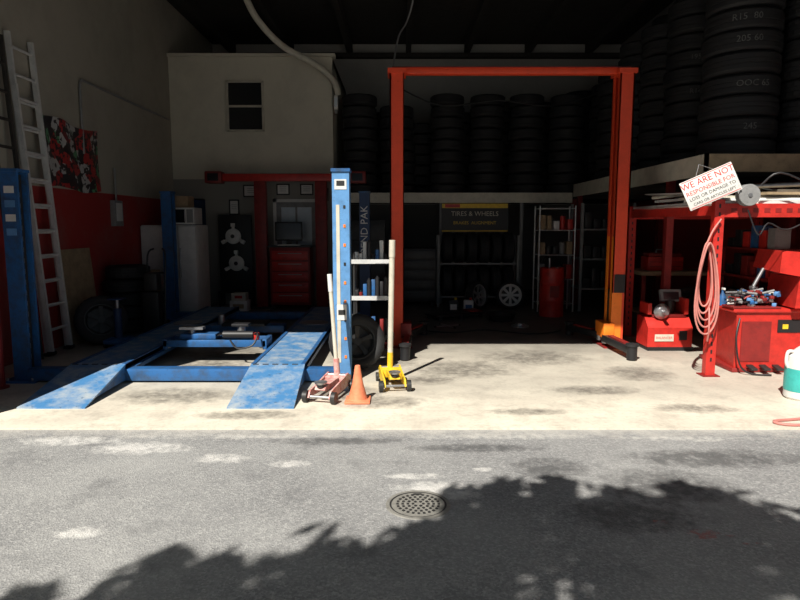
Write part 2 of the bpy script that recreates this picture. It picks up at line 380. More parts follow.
# ------------------------------------------------------------------ tires
def tirestack(x,y,z,n,Ro=.34,w=.225,ri=.2,chalk=None,seg=40):
    b=B('tire_stack',(x,y,z)); zz=w/2
    for i in range(n):
        dx=random.uniform(-.022,.022); dy=random.uniform(-.022,.022); r=Ro*random.uniform(.955,1.0)
        b.tire(T(dx,dy,zz)@RZ(random.uniform(0,9))@RX(random.uniform(-.7,.7)),r,w*.985,ri,seg=seg)
        if chalk and i in chalk:
            b.text(chalk[i],w*.42,T(dx,dy,zz)@RZ(math.degrees(math.atan2(-x*.35,y*.35))*random.uniform(.3,.9)),CHK,bend=r+.005)
        zz+=w
    return b.done()
P=B('tire_mezzanine'); P.b2(-1.3,5.28,12.6,15.48,2.12,2.2,DWD); P.b2(-1.3,3.45,12.56,12.6,2.04,2.24,CRM)
for x in (.83,2.45): P.b2(x-.03,x+.03,12.6,12.66,0,2.12,GRY)
for x in (-1.2,3.5,5.2): P.b2(x-.05,x+.05,12.6,12.7,0,2.12,DRED)
P.done()
for x,n in ((-.82,9),(-.05,8),(.98,9),(1.78,9),(2.6,9),(3.42,9),(4.25,10)):
    tirestack(x,13.05,2.205,n,.36,.222,seg=32)
for x,n in ((-.45,8),(.45,7),(1.35,8),(2.2,9),(3.0,9),(3.9,10),(4.8,11)):
    tirestack(x,13.85,2.205,n,.36,.222,seg=24)
P=B('storage_platform')
P.b2(3.5,5.22,7.2,12.55,2.3,2.38,DWD); P.b2(3.46,3.5,7.16,12.55,2.16,2.4,CRM); P.b2(3.46,5.22,7.16,7.2,2.2,2.4,WOOD)
for k in range(6): P.b2(3.5,5.22,7.5+k*.9,7.56+k*.9,2.18,2.3,DWD)
for x,y in ((3.55,8.25),(5.16,8.25),(3.55,12.4),(5.16,12.4)): P.b2(x-.045,x+.045,y-.045,y+.045,0,2.18,DRED)
P.done()
random.seed(11)
tirestack(4.2,7.95,2.385,11,.45,.25,.26,chalk={9:'205 70 15',8:'O O 15',6:'R15  80',5:'205 60',3:'OOC 65',1:'245'},seg=56)
tirestack(4.95,7.75,2.385,11,.32,.235,.19,chalk={2:'16',5:'205',7:'R16'})
tirestack(4.1,9.0,2.385,10,.37,.225,.2,chalk={4:'R14',6:'195'})
tirestack(4.1,9.95,2.385,10,.36,.222,.2)
tirestack(4.05,10.85,2.385,10,.36,.222,.2)
tirestack(4.0,11.75,2.385,9,.36,.222,.2)
for y in (8.95,9.8,10.7,11.6): tirestack(4.86,y,2.385,13,.36,.222,.2,seg=24)

# ------------------------------------------------------------------ red rack at right
K=B('pallet_rack')
for x,y in ((3.3,6.5),(3.3,8.9),(5.1,6.5),(5.1,8.9)):
    K.b2(x-.05,x+.05,y-.04,y+.04,0,1.86,RED); K.b2(x-.09,x+.09,y-.08,y+.08,0,.012,DRED)
    for k in range(20): K.box((x,y-.041,.18+k*.085),(.018,.004,.04),BLK)
for y in (6.5,8.9):
    K.b2(3.35,5.05,y-.03,y+.03,1.68,1.82,RED)
for x in (3.3,5.1): K.b2(x-.03,x+.03,6.54,8.86,1.70,1.80,RED)
for k in range(14): K.box((3.45+k*.115,6.469,1.75),(.06,.004,.045),DRED)
K.b2(3.3,5.1,6.5,8.9,1.82,1.85,WHT)
K.done()
b=B('stacked_panels'); 
for i,(x,y,z,w,d,r,m) in enumerate(((4.15,6.95,1.87,1.7,.7,2,WHT),(4.0,7.0,1.9,1.5,.6,-4,CRM),(4.4,6.9,1.93,1.2,.6,5,WOOD),(3.75,7.6,1.9,.8,1.2,3,WHT),(4.5,6.95,1.965,.9,.5,-3,WHT),(4.6,6.8,2.0,.7,.3,8,DWD))):
    b.box((x,y,z),(w,d,.028),m,rot=(0,0,R(r)))
b.box((3.85,7.1,2.04),(.9,.5,.012),WHT,rot=(R(6),R(9),R(-6)))
b.box((3.62,7.9,1.96),(.55,1.3,.012),WHT,rot=(R(2),R(6),R(2)))
b.cyl((3.55,6.75,2.0),(5.0,6.6,2.06),.025,STL); b.cyl((3.3,8.2,1.95),(3.9,6.8,2.0),.02,CRM); b.done()
b=B('cardboard_box',(4.75,6.9,2.02)); b.box((0,0,.07),(.4,.3,.14),CARD,bev=.004); b.box((0,0,.142),(.06,.3,.002),CRM); b.done()

sg=B('warning_sign',(3.13,6.34,1.985),rot=(R(-4),R(-24),R(-4)))
sg.box((0,0,0),(.54,.008,.30),WHT,bev=.003)
for z,t,s_ in ((.09,'WE ARE NOT',.09),(.01,'RESPONSIBLE FOR',.062),(-.05,'LOSS OR DAMAGE TO',.048),(-.105,'CARS OR ARTICLES LEFT',.04)):
    sg.text(t,s_,T(0,-.0055,z)@RX(90),STN if z>-.02 else BTX)
for z in (.14,-.137): sg.box((0,-.005,z),(.51,.002,.005),STN)
sg.cyl((-.1,0,.14),(-.02,0,.25),.003,STL,seg=6); sg.cyl((.1,0,.14),(-.02,0,.25),.003,STL,seg=6); sg.done()

h=B('air_hose')
for k in range(5):
    cx=3.16+random.uniform(-.015,.015); ry=.33+.035*k; rx=.05+.011*k; pts=[]
    for i in range(17):
        a=2*math.pi*i/16; pts.append((cx+rx*math.sin(a)*(1.2-.4*math.cos(a)),6.40-.02*k+.01*math.sin(2*a),1.42-ry+ry*math.cos(a)))
    h.tube(pts,.0095,PNK,sub=3)
h.tube([(3.16,6.40,1.42),(3.22,6.41,1.55),(3.30,6.42,1.66)],.0095,PNK); h.tube([(3.2,6.36,.75),(3.18,6.3,.55),(3.2,6.36,.4)],.0095,PNK)
h.done()
h=B('hose_reel',(3.53,6.38,1.9))
h.lathe([(.0,-.05),(.05,-.05),(.05,-.03),(.105,-.04),(.11,-.03),(.05,-.02),(.05,.03),(.11,.04),(.105,.05),(.0,.05)],GRY,RX(90),24)
h.lathe([(.05,-.02),(.08,-.025),(.09,0),(.08,.02),(.05,.03)],BLK,RX(90),24); h.cyl((0,-.06,0),(0,.06,0),.02,STL); h.done()
h=B('power_cord'); h.tube([(3.5,6.3,1.75),(3.62,6.3,1.5),(3.75,6.36,1.62),(3.95,6.38,1.55),(4.2,6.4,1.66)],.008,BLK); h.tube([(3.65,6.36,2.0),(3.8,6.3,2.12),(4.2,6.32,2.0),(4.6,6.36,2.1)],.01,BLK)
h.done()
h=B('water_hose'); h.tube([(3.9,5.35,.013),(3.4,5.0,.013),(3.05,4.9,.013),(3.15,4.80,.013),(3.6,4.84,.013)],.012,PNK); h.done()

C=B('tire_changer',(4.05,7.0,0))
C.prism([(-.4,-.35),(.5,-.35),(.5,.35),(-.3,.35)],'z',.04,.66,RED); C.b2(-.43,.53,-.38,.38,.0,.05,DRED,.01)
C.b2(-.45,.52,-.38,.38,.66,.70,RED,.01); C.b2(-.34,-.02,-.358,-.35,.12,.56,DRED); C.b2(.05,.4,-.358,-.35,.44,.58,BLK); C.b2(.1,.16,-.362,-.35,.48,.53,YEL)
C.lathe([(0,.06),(.24,.05),(.26,.03),(.26,.0),(.1,-.02),(.1,-.06)],STL,T(-.1,0,.75),28)
for a in range(4):
    C.box((-.1+.17*math.cos(a*1.571+.4),.17*math.sin(a*1.571+.4),.83),(.14,.06,.05),DST,rot=(0,0,a*1.571+.4),bev=.008)
C.b2(.28,.46,.05,.28,.7,1.0,RED,.012)
hexf=[(0,3,2,1),(4,5,6,7),(0,1,5,4),(1,2,6,5),(2,3,7,6),(3,0,4,7)]
C.add([(-.06,-.50,1.10),(.5,-.50,1.0),(.55,.2,1.0),(.05,.2,1.12),(-.01,-.44,1.33),(.55,-.44,1.29),(.6,.2,1.29),(.1,.2,1.33)],hexf,RED)
C.add([(.14,-.48,.72),(.5,-.48,.72),(.5,.1,.72),(.2,.1,.72),(.18,-.46,1.05),(.5,-.46,1.03),(.5,.1,1.03),(.20,.1,1.05)],hexf,RED)
C.box((.32,-.485,.9),(.2,.006,.12),DRED)
C.cyl((.0,-.1,1.12),(-.1,-.1,.92),.02,STL); C.box((-.1,-.1,.9),(.06,.08,.04),STL,bev=.01)
for k in range(3): C.box((-.25+.14*k,-.44,.07),(.07,.12,.025),DST,rot=(R(12),0,0),bev=.006)
C.tube([(-.38,-.38,.6),(-.44,-.44,.4),(-.4,-.46,.12),(-.3,-.5,.02),(-.1,-.55,.015)],.01,BLK)
C.done()
t=B('hand_tool_pile',(3.75,6.72,.703)); random.seed(5)
for i in range(70):
    x=random.uniform(-.12,.34); y=random.uniform(-.08,.12); z=.03+random.uniform(0,.15); a=random.uniform(0,6.3); l=random.uniform(.03,.09)
    m=random.choice([STL,STL,BLU,BLK,DRED,GRY,DST,LBLU,DRED,WHT])
    if i%2: t.cyl((x-l*math.cos(a),y-l*math.sin(a)*.5,z),(x+l*math.cos(a),y+l*math.sin(a)*.5,z+random.uniform(-.02,.04)),.012,m,seg=8)
    else: t.box((x,y,z),(l,.04,.035),m,rot=(0,random.uniform(-.4,.4),a),bev=.004)
t.b2(-.16,.36,-.1,.14,0.002,.02,DRED); t.done()
b=B('spray_bottle',(3.63,6.93,.703)); b.lathe([(0,0),(.035,0),(.037,.1),(.015,.14),(.015,.17),(0,.17)],BLU,None,16); b.box((0,-.01,.185),(.02,.06,.025),WHT,bev=.004); b.done()

W=B('wheel_balancer',(3.45,8.0,0))
W.b2(-.28,.30,-.2,.17,.0,.05,BLK); W.prism([(-.2,.05),(.17,.05),(.17,.42),(-.08,.42),(-.2,.3)],'x',-.29,.28,RED)
W.b2(-.2,.24,-.1,.16,.42,.46,DRED,.008); W.b2(-.27,-.22,-.12,.15,.46,.60,RED); W.b2(.2,.25,-.12,.15,.46,.66,RED)
W.cyl((-.1,0,.5),(-.1,-.3,.5),.025,STL); W.lathe([(0,.05),(.06,.04),(.1,0),(.1,-.02),(.0,-.02)],STL,T(-.1,-.14,.5)@RX(90),20)
W.cyl((.08,.05,.46),(.08,.05,.62),.06,DST); W.box((.1,.10,.68),(.28,.06,.16),GRY,rot=(R(-15),0,0),bev=.012); W.box((.1,.065,.68),(.2,.004,.1),GLS,rot=(R(-15),0,0))
W.box((-.08,-.206,.17),(.24,.004,.09),CRM); W.text('BALANCER',.042,T(-.08,-.21,.17)@RX(90),STN); W.box((.16,-.206,.2),(.1,.004,.12),BLK); W.done()

for (x,y,z,r) in ((4.4,9.35,.34,.33),(5.0,9.4,.34,.33)):
    b=B('spare_wheel',(x,y,z),rot=(R(80),0,R(0))); b.tire(Matrix.Identity(4),r,.2,.2); b.rim(Matrix.Identity(4),.2,.18,DST); b.done()
b=B('workbench'); b.b2(3.75,5.2,9.6,10.4,.82,.88,WOOD)
for x in (3.8,5.15):
    for y in (9.65,10.35): b.b2(x-.03,x+.03,y-.03,y+.03,0,.82,DRED)
b.b2(3.8,5.15,9.7,10.3,.2,.23,WOOD); b.done()
b=B('toolbox',(4.2,9.95,.88)); b.b2(-.28,.28,-.15,.15,0,.22,RED,.01); b.b2(-.26,.26,-.13,.13,.22,.28,DRED,.02)
b.tube([(-.1,0,.28),(-.1,0,.33),(.1,0,.33),(.1,0,.28)],.01,STL,sub=1)
for z in (.07,.14): b.box((0,-.153,z),(.5,.004,.006),BLK)
b.done()
b=B('tool_board'); b.b2(5.22,5.29,6.7,7.5,.9,1.6,DRED)
random.seed(3)
for k in range(7):
    y=6.78+k*.11; b.cyl((5.18,y,1.5),(5.18,y,1.5-random.uniform(.15,.4)),.014,random.choice([STL,BLK,BLU,YEL])); b.box((5.2,y,1.5),(.05,.05,.03),STL)
b.done()
b=B('parts_shelf'); random.seed(21)
b.b2(4.55,5.25,7.6,8.8,.9,.93,DRED); b.b2(4.55,5.25,7.6,8.8,.35,.38,DRED)
for x in(4.57,5.22):
    for y in (7.62,8.78): b.b2(x-.02,x+.02,y-.02,y+.02,0,1.3,DRED)
b.b2(4.55,5.25,7.6,8.8,1.28,1.3,DRED)
for z in (.38,.93,1.3):
    for k in range(6):
        hh=random.uniform(.12,.3); b.box((4.7,7.72+k*.19,z+hh/2+.001),(.2,.15,hh),random.choice([RED,DRED,BLK,GRY,BLU,BLK]),bev=.006)
b.done()
b=B('plastic_jug',(3.74,5.62,0)); b.lathe([(0,0),(.14,0),(.155,.02),(.155,.32),(.14,.40),(.07,.47),(.045,.49),(.045,.53),(0,.53)],WHT,None,28)
b.lathe([(.157,.08),(.158,.09),(.158,.28),(.157,.29)],TEAL,None,28); b.cyl((0,0,.53),(0,0,.58),.05,TEAL); b.tube([(-.1,0,.44),(-.16,0,.44),(-.17,0,.34),(-.14,0,.28)],.014,WHT); b.done()

# ------------------------------------------------------------------ front-centre objects
def floor_jack(loc,rz,body,L=.58,htop=(0,.15,1.3),hm=WHT,capm=BLK,hr=.019):
    b=B('floor_jack',loc,rz)   # nose toward -Y
    for s in (-1,1):
        b.prism([(-L/2,.05),(-L/2+.04,.11),(0.0,.14),(L/2-.08,.17),(L/2,.13),(L/2,.05),(0,.035)],'x',s*.10-.008,s*.10+.008,body)
        b.cyl((s*.115,-L/2+.03,.055),(s*.155,-L/2+.03,.055),.055,DST); b.cyl((s*.115,L/2-.05,.045),(s*.14,L/2-.05,.045),.045,DST)
    b.cyl((-.13,-L/2+.03,.055),(.13,-L/2+.03,.055),.014,STL); b.cyl((-.12,L/2-.05,.045),(.12,L/2-.05,.045),.014,STL)
    b.box((0,L/2-.12,.11),(.19,.16,.09),body,bev=.01); b.cyl((0,L/2-.2,.11),(0,-.02,.11),.035,STL)
    b.prism([(.06,.10),(.10,.15),(-L/2+.06,.15),(-L/2+.03,.12),(-L/2+.08,.10)],'x',-.05,.05,body)
    b.cyl((0,-L/2+.06,.14),(0,-L/2+.06,.17),.035,DST); b.lathe([(0,.0),(.05,.0),(.06,.02),(.045,.012),(0,.012)],STL,T(0,-L/2+.06,.17),20)
    hb=Vector((0,L/2-.1,.15)); ht=Vector(htop)
    d=(ht-hb).normalized()
    b.cyl(hb-d*.04,hb+d*.16,.03,body); b.cyl(hb+d*.1,ht,hr,hm); b.cyl(ht-d*.16,ht+d*.01,hr+.004,capm if capm else hm)
    b.cyl(hb+Vector((-.1,0,0)),hb+Vector((.1,0,0)),.015,STL)
    return b.done()
JR=mat('faded_red_white_paint',(.62,.42,.38),.5,wear=.5,scale=20,dirt=(.5,.05,.04))
floor_jack((-.66,5.72,0),R(-14),JR,.6,htop=(-.08,.24,1.12),hm=CRM,capm=WHT,hr=.02)
floor_jack((-.08,6.08,0),R(8),YEL,.52,htop=(.02,.12,1.44),hm=CRM,capm=CRM,hr=.028)
b=B('traffic_cone',(-.385,5.52,0)); b.box((0,0,.012),(.23,.23,.024),CONE,bev=.008)
b.lathe([(.095,.024),(.088,.03),(.05,.17),(.024,.33),(.018,.335),(.014,.33)],CONE,None,28); b.done()
b=B('car_wheel',(-.48,6.78,.315),rot=(R(80),0,R(12))); b.tire(Matrix.Identity(4),.31,.2,.19); b.rim(Matrix.Identity(4),.19,.18,DST,5); b.done()
b=B('tool_cart',(-.30,7.45,0))
for x in (-.24,.2):
    for y in (-.18,.18): b.cyl((x,y,.06),(x,y,1.28),.014,DST,seg=8); b.cyl((x-.015,y,.035),(x+.015,y,.035),.035,BLK)
for z in (.25,.72,1.15): b.b2(-.27,.23,-.2,.2,z,z+.015,GRY); b.b2(-.27,.23,-.21,-.195,z,z+.05,ALU if z>.5 else DST)
random.seed(9)
for z in (.265,.735,1.165):
    for k in range(9):
        hh=random.uniform(.06,.26); x=-.22+k*.05; m=random.choice([WHT,BLU,DRED,BLK,DST,CARD,BLK,BLK])
        if k%2: b.cyl((x,-.08,z),(x,-.08,z+hh),.024,m,seg=14); b.cyl((x,-.08,z+hh),(x,-.08,z+hh+.02),.012,BLK,seg=10)
        else: b.box((x,.0,z+hh/2),(.045,.14,hh),m,bev=.005)
b.done()

# manhole
b=B('manhole_cover',(.105,3.43,-.012)); b.lathe([(0,.004),(.155,.004),(.157,.001),(.165,.001),(.166,.006),(.185,.006),(.19,-.002)],CAST,None,48)
for r in (.03,.06,.09,.12):
    for i in range(int(r*200)):
        a=2*math.pi*i/int(r*200); b.box((r*math.cos(a),r*math.sin(a),.006),(.014,.014,.006),DST,rot=(0,0,a))
b.lathe([(.155,.0035),(.157,.0045),(.166,.0045),(.168,.0035)],DST,None,48)
b.box((0,.13,.006),(.05,.015,.004),DST); b.done()

# ------------------------------------------------------------------ left side objects
b=B('extension_ladder')
for (x0,x1,ya,yb,zb,zt) in ((-4.33,-4.45,7.50,7.95,0,3.78),(-4.27,-4.39,7.47,7.90,.02,3.2)):
    dy=-.17
    def P(t,y): return Vector((x0+(x1-x0)*t,y+dy*t,zb+(zt-zb)*t))
    for y in (ya,yb):
        a=P(0,y); c=P(1,y)
        q=((-.03,-.018,0),(.03,-.018,0),(.03,.018,0),(-.03,.018,0))
        b.add([a+Vector(o) for o in q]+[c+Vector(o) for o in q],
              [(0,1,2,3),(4,7,6,5),(0,4,5,1),(1,5,6,2),(2,6,7,3),(3,7,4,0)],ALU)
        b.box(a+Vector((0,0,.02)),(.07,.09,.04),BLK)
    n=int((zt-zb)/.3)
    for i in range(1,n+1):
        t=i/(n+.5); b.cyl(P(t,ya),P(t,yb),.018,ALU,seg=8)
b.done()
b=B('wooden_ladder')
for y in (6.95,7.3):
    b.cyl((-4.3,y,0),(-4.45,y-.1,3.7),.03,DWD,seg=6)
for i in range(1,12): b.cyl((-4.3-.15*i/12,6.95-.1*i/12,3.7*i/12),(-4.3-.15*i/12,7.3-.1*i/12,3.7*i/12),.018,DWD,seg=6)
b.done()
b=B('red_bollard',(-3.96,5.98,0)); b.cyl((0,0,0),(0,0,1.22),.055,DRED,seg=20); b.lathe([(.055,1.22),(.045,1.255),(0,1.27)],DRED,None,20); b.cyl((0,0,0),(0,0,.012),.09,DRED); b.done()
m,nt,bs=newmat('banner_print')
v=nt.nodes.new('ShaderNodeTexVoronoi'); v.inputs['Scale'].default_value=7; nt.links.new(pos(nt),v.inputs['Vector'])
sp=nt.nodes.new('ShaderNodeSeparateColor'); nt.links.new(v.outputs['Color'],sp.inputs[0])
c=mix(nt,ramp(nt,sp.outputs[0],.35,.4),(.03,.03,.035),(.4,.03,.03)); c=mix(nt,ramp(nt,sp.outputs[1],.68,.72),c,(.45,.45,.44)); c=mix(nt,ramp(nt,sp.outputs[2],.85,.87),c,(.1,.3,.15))
c=mix(nt,ramp(nt,noise(nt,14,4),.5,.55),c,(.04,.03,.03)); nt.links.new(c,bs.inputs['Base Color'])
b=B('vinyl_banner')
vs=[];fs=[]
for i in range(15):
    for j in range(9):
        vs.append((-4.47+.02*math.sin(i*1.1+j*.4),7.95+1.45*i/14,2.08+.88*j/8+.03*math.sin(i*.5)))
for i in range(14):
    for j in range(8): fs.append((i*9+j,(i+1)*9+j,(i+1)*9+j+1,i*9+j+1))
b.add(vs,fs,m); b.done()
b=B('plywood_sheet',(-4.36,8.55,.0),rot=(0,R(-5),0)); b.b2(-.02,.0,-.5,.4,0,1.28,WOOD); b.done()
b=B('electrical_box',(-4.455,9.85,1.78)); b.box((0,0,0),(.08,.28,.4),GRY,bev=.008); b.box((.042,0,.02),(.006,.2,.28),WHT); b.cyl((0,0,.2),(0,0,.7),.015,GRY); b.done()
b=B('spare_tire',(-4.02,8.25,.33),rot=(R(78),0,R(28))); b.tire(Matrix.Identity(4),.33,.2,.2); b.rim(Matrix.Identity(4),.2,.18,DST,6); b.done()
tirestack(-4.12,9.35,0,5,.33,.2)
b=B('hand_truck',(-3.60,9.05,0))
for x in (-.13,.13): b.tube([(x,.0,.05),(x,.06,.6),(x,.12,1.15),(x*.5,.2,1.25)],.014,BLK); b.cyl((x*1.1-.02,.06,.1),(x*1.1+.02,.06,.1),.1,BLK)
for z in (.3,.6,.9): b.cyl((-.13,.03+z*.06,z),(.13,.03+z*.06,z),.01,BLK)
b.b2(-.15,.15,-.2,.0,.0,.012,DST); b.box((0,-.08,.33),(.24,.2,.62),BLK,bev=.02); b.box((0,-.07,.78),(.2,.18,.26),DST,bev=.03); b.done()
b=B('transmission_jack',(-3.75,8.15,0))
b.b2(-.12,.12,-.2,.2,.05,.11,BLU,.01); b.cyl((0,0,.1),(0,0,.5),.05,DBLU); b.cyl((0,0,.5),(0,0,.62),.025,STL); b.box((0,0,.63),(.18,.18,.02),DBLU,bev=.004)
for x in (-.1,.1):
    for y in (-.17,.17): b.cyl((x-.015,y,.035),(x+.015,y,.035),.035,BLK)
b.done()
b=B('refrigerator',(-4.02,11.10,0)); b.b2(-.46,.5,-.3,.35,.06,1.6,WHT,.015); b.b2(-.455,.17,-.35,-.305,.08,1.58,WHT,.012); b.b2(.19,.495,-.35,-.305,.08,1.58,WHT,.012)
b.b2(-.42,.46,-.26,.3,0,.06,BLK); 
for x in (.13,.23): b.tube([(x,-.35,.7),(x,-.39,.75),(x,-.39,1.15),(x,-.35,1.2)],.01,STL,sub=2)
b.done()
b=B('wooden_cabinet',(-4.27,10.26,0)); b.b2(-.20,.20,-.2,.25,0,.85,WOOD,.006); b.b2(-.18,-.01,-.215,-.2,.05,.82,WOOD,.004); b.b2(.01,.18,-.215,-.2,.05,.82,WOOD,.004); b.cyl((-.03,-.23,.5),(-.03,-.21,.5),.012,STL); b.cyl((.03,-.23,.5),(.03,-.21,.5),.012,STL); b.done()
b=B('microwave_oven',(-3.85,11.10,1.6)); b.b2(-.26,.28,-.25,.2,0.01,.3,WHT,.012); b.b2(-.23,.12,-.256,-.25,.04,.27,GLS); b.b2(.15,.26,-.256,-.25,.04,.27,GRY); b.cyl((.13,-.28,.06),(.13,-.28,.25),.01,STL)
for x in(-.2,.2):
    b.cyl((x,-.2,0),(x,-.2,.01),.02,BLK); b.cyl((x,.15,0),(x,.15,.01),.02,BLK)
b.done()
b=B('cardboard_box',(-3.9,11.12,1.902)); b.b2(-.2,.2,-.15,.15,0,.2,CARD,.003); b.box((0,0,.202),(.05,.3,.002),CRM); b.done()

# aligner
b=B('wheel_aligner')
b.b2(-3.35,-.95,11.85,11.99,2.42,2.56,RED,.012)
for x in (-3.5,-.8): b.b2(x-.16,x+.16,11.78,12.03,2.38,2.60,DRED,.02); b.b2(x-.1,x+.1,11.765,11.78,2.42,2.56,GLS)
for x in (-2.65,-1.5): b.b2(x-.11,x+.11,11.86,12.02,0,2.42,DRED,.01); b.b2(x-.2,x+.2,11.75,12.12,0,.04,BLK)
b.b2(-2.46,-1.7,11.72,12.2,.08,1.18,DRED,.012); 
for k in range(5): b.b2(-2.42,-1.74,11.705,11.72,.14+k*.2,.31+k*.2,RED,.004); b.b2(-2.3,-1.86,11.69,11.705,.26+k*.2,.275+k*.2,GRY)
b.b2(-2.5,-1.66,11.7,12.2,1.18,1.21,BLK)
b.box((-2.13,11.95,1.48),(.52,.05,.36),BLK,bev=.01); b.box((-2.13,11.922,1.48),(.47,.004,.3),GLS); b.box((-2.13,11.97,1.25),(.1,.08,.1),BLK)
b.box((-2.1,11.8,1.225),(.42,.15,.02),WHT,bev=.004)
for x in (-2.4,-1.76):
    for y in (11.78,12.12): b.cyl((x-.02,y,.04),(x+.02,y,.04),.04,BLK)
b.done()
b=B('wheel_clamp_rack',(-3.27,12.3,0)); b.b2(-.3,.35,-.02,.02,.3,1.8,BLK,.01); b.b2(-.3,-.26,-.2,.15,0,.3,BLK); b.b2(.31,.35,-.2,.15,0,.3,BLK); b.b2(-.3,.35,-.2,.15,.28,.31,BLK)
for z,x in ((1.38,.0),(.85,.05)):
    b.lathe([(0,.06),(.1,.05),(.15,.02),(.15,-.02),(0,-.02)],WHT,T(x,-.08,z)@RX(90),24)
    b.lathe([(0,.02),(.035,.02),(.04,.0)],DST,T(x,-.14,z)@RX(90),16)
    for a in (90,210,330):
        c_=math.cos(R(a));s_=math.sin(R(a)); b.cyl((x,-.07,z),(x+.22*c_,-.07,z+.22*s_),.03,WHT,seg=8); b.box((x+.22*c_,-.09,z+.22*s_),(.07,.08,.07),WHT,rot=(0,R(-a),0),bev=.006)
b.done()
b=B('cardboard_box',(-3.0,11.55,0)); b.b2(-.16,.16,-.14,.14,0,.2,WHT,.003); b.box((0,-.142,.1),(.2,.003,.08),CARD); b.done()
b=B('cardboard_box',(-3.0,11.55,.201)); b.b2(-.13,.13,-.12,.12,0,.14,CRM,.003); b.box((0,-.122,.07),(.14,.003,.05),RED); b.done()

# ------------------------------------------------------------------ under mezzanine
b=B('shop_banner',(1.5,12.54,1.74)); b.box((0,0,0),(1.34,.01,.58),BLK); b.box((0,-.006,.24),(1.32,.003,.09),YEL); b.box((0,-.006,-.26),(1.32,.003,.03),YEL)
b.text('TIRES & WHEELS',.13,T(0,-.008,.08)@RX(90),CRM); b.text('BRAKES  ALIGNMENT',.09,T(0,-.008,-.1)@RX(90),YEL)
b.box((-.45,-.008,.24),(.3,.004,.07),RED); b.done()
b=B('tire_rack')
for x in (.75,2.3):
    for y in (12.1,12.5): b.b2(x-.02,x+.02,y-.02,y+.02,0,1.4,GRY)
for z in (.2,.85):
    for y in (12.1,12.5): b.b2(.75,2.3,y-.015,y+.015,z-.015,z+.015,GRY)
for z in (.2,.85):
    for k in range(6): b.tire(T(.93+k*.24,12.3,z+.29)@RY(90),.31,.2,.19,seg=28)
b.done()
b=B('alloy_wheel',(2.1,11.75,.27),rot=(R(82),0,R(-6))); b.tire(Matrix.Identity(4),.27,.18,.2); b.rim(Matrix.Identity(4),.2,.18,WHT,8); b.done()
b=B('alloy_wheel',(1.45,11.7,.27),rot=(R(82),0,R(48))); b.tire(Matrix.Identity(4),.27,.18,.2); b.rim(Matrix.Identity(4),.2,.18,GRY,6); b.done()
b=B('rolling_tool_chest',(.35,12.2,0)); b.b2(-.35,.35,-.22,.25,.12,1.15,BLK,.012)
for k in range(5): b.b2(-.32,.32,-.235,-.22,.16+k*.195,.33+k*.195,DST,.004); b.b2(-.2,.2,-.25,-.235,.29+k*.195,.305+k*.195,DST)
for x in (-.28,.28):
    for y in (-.16,.18): b.cyl((x-.02,y,.06),(x+.02,y,.06),.06,BLK)
b.done()
b=B('parts_cabinet',(-.7,12.9,0)); b.b2(-.4,.4,-.2,.25,0,1.7,DST,.01)
for k in range(4): b.b2(-.37,.37,-.21,-.2,.08+k*.4,.44+k*.4,DST,.004)
b.done()
b=B('wire_shelving')
for x in (2.55,3.2):
    for y in (11.4,11.8): b.cyl((x,y,0),(x,y,1.95),.014,ALU,seg=8)
for z in (.15,.6,1.05,1.5,1.9):
    for y in (11.4,11.8): b.cyl((2.55,y,z),(3.2,y,z),.008,ALU,seg=6)
    for k in range(12): b.cyl((2.55+k*.059,11.4,z),(2.55+k*.059,11.8,z),.004,ALU,seg=5)
random.seed(2)
for z in (.6,1.05,1.5):
    for k in range(5):
        hh=random.uniform(.12,.28); x=2.63+k*.125; m=random.choice([WHT,BLK,RED,BLK,CARD,DST,GRY])
        if k%2: b.cyl((x,11.55,z+.01),(x,11.55,z+hh),.05,m); b.cyl((x,11.55,z+hh),(x,11.55,z+hh+.03),.02,BLK)
        else: b.box((x,11.6,z+.01+hh/2),(.1,.25,hh),m,bev=.006)
b.done()
b=B('oil_drum',(2.68,10.9,0)); b.lathe([(0,.02),(.2,.02),(.21,0),(.215,.01),(.21,.03),(.21,.26),(.218,.28),(.21,.30),(.21,.56),(.218,.58),(.21,.60),(.21,.83),(.215,.85),(.205,.855),(.2,.835),(0,.835)],RED,None,36)
b.cyl((.1,.05,.835),(.1,.05,.86),.03,STL); b.box((0,-.213,.45),(.16,.006,.2),DRED); b.cyl((-.05,0,.83),(-.05,0,1.02),.02,STL); b.tube([(-.05,0,1.02),(-.12,-.02,1.05),(-.2,-.05,.95)],.012,BLK); b.done()
b=B('steel_rack')
for x in (3.35,4.3):
    for y in (11.5,12.2): b.b2(x-.025,x+.025,y-.025,y+.025,0,2.0,GRY)
for z in (.4,.95,1.5): b.b2(3.35,4.3,11.5,12.2,z,z+.03,GRY)
random.seed(14)
for z in (.43,.98,1.53):
    for k in range(5):
        hh=random.uniform(.15,.38); b.box((3.5+k*.17,11.75,z+hh/2),(.14,.3,hh),random.choice([BLK,CARD,DST,RED,BLK]),bev=.006)
b.done()
b=B('creeper_board',(.95,10.6,0),R(30)); b.b2(-.5,.5,-.2,.2,.07,.1,BLK,.01); b.b2(.25,.48,-.15,.15,.1,.13,DRED,.01)
for x in (-.42,0,.42):
    for y in (-.17,.17): b.cyl((x,y-.015,.035),(x,y+.015,.035),.035,DST)
b.done()
b=B('oil_drain_pan',(1.7,10.3,0)); b.lathe([(0,.01),(.2,.01),(.24,.12),(.26,.13),(.25,.14),(.22,.12),(.18,.03),(0,.03)],BLK,None,28); b.done()
b=B('fluid_jug',(1.25,11.25,0)); b.b2(-.09,.09,-.06,.06,0,.24,WHT,.02); b.cyl((.04,0,.24),(.04,0,.28),.025,RED); b.box((0,-.062,.11),(.12,.003,.1),BLU); b.done()
b=B('fluid_jug',(.98,11.3,0)); b.b2(-.09,.09,-.06,.06,0,.24,BLK,.02); b.cyl((.04,0,.24),(.04,0,.28),.025,YEL); b.box((0,-.062,.11),(.12,.003,.1),WHT); b.done()
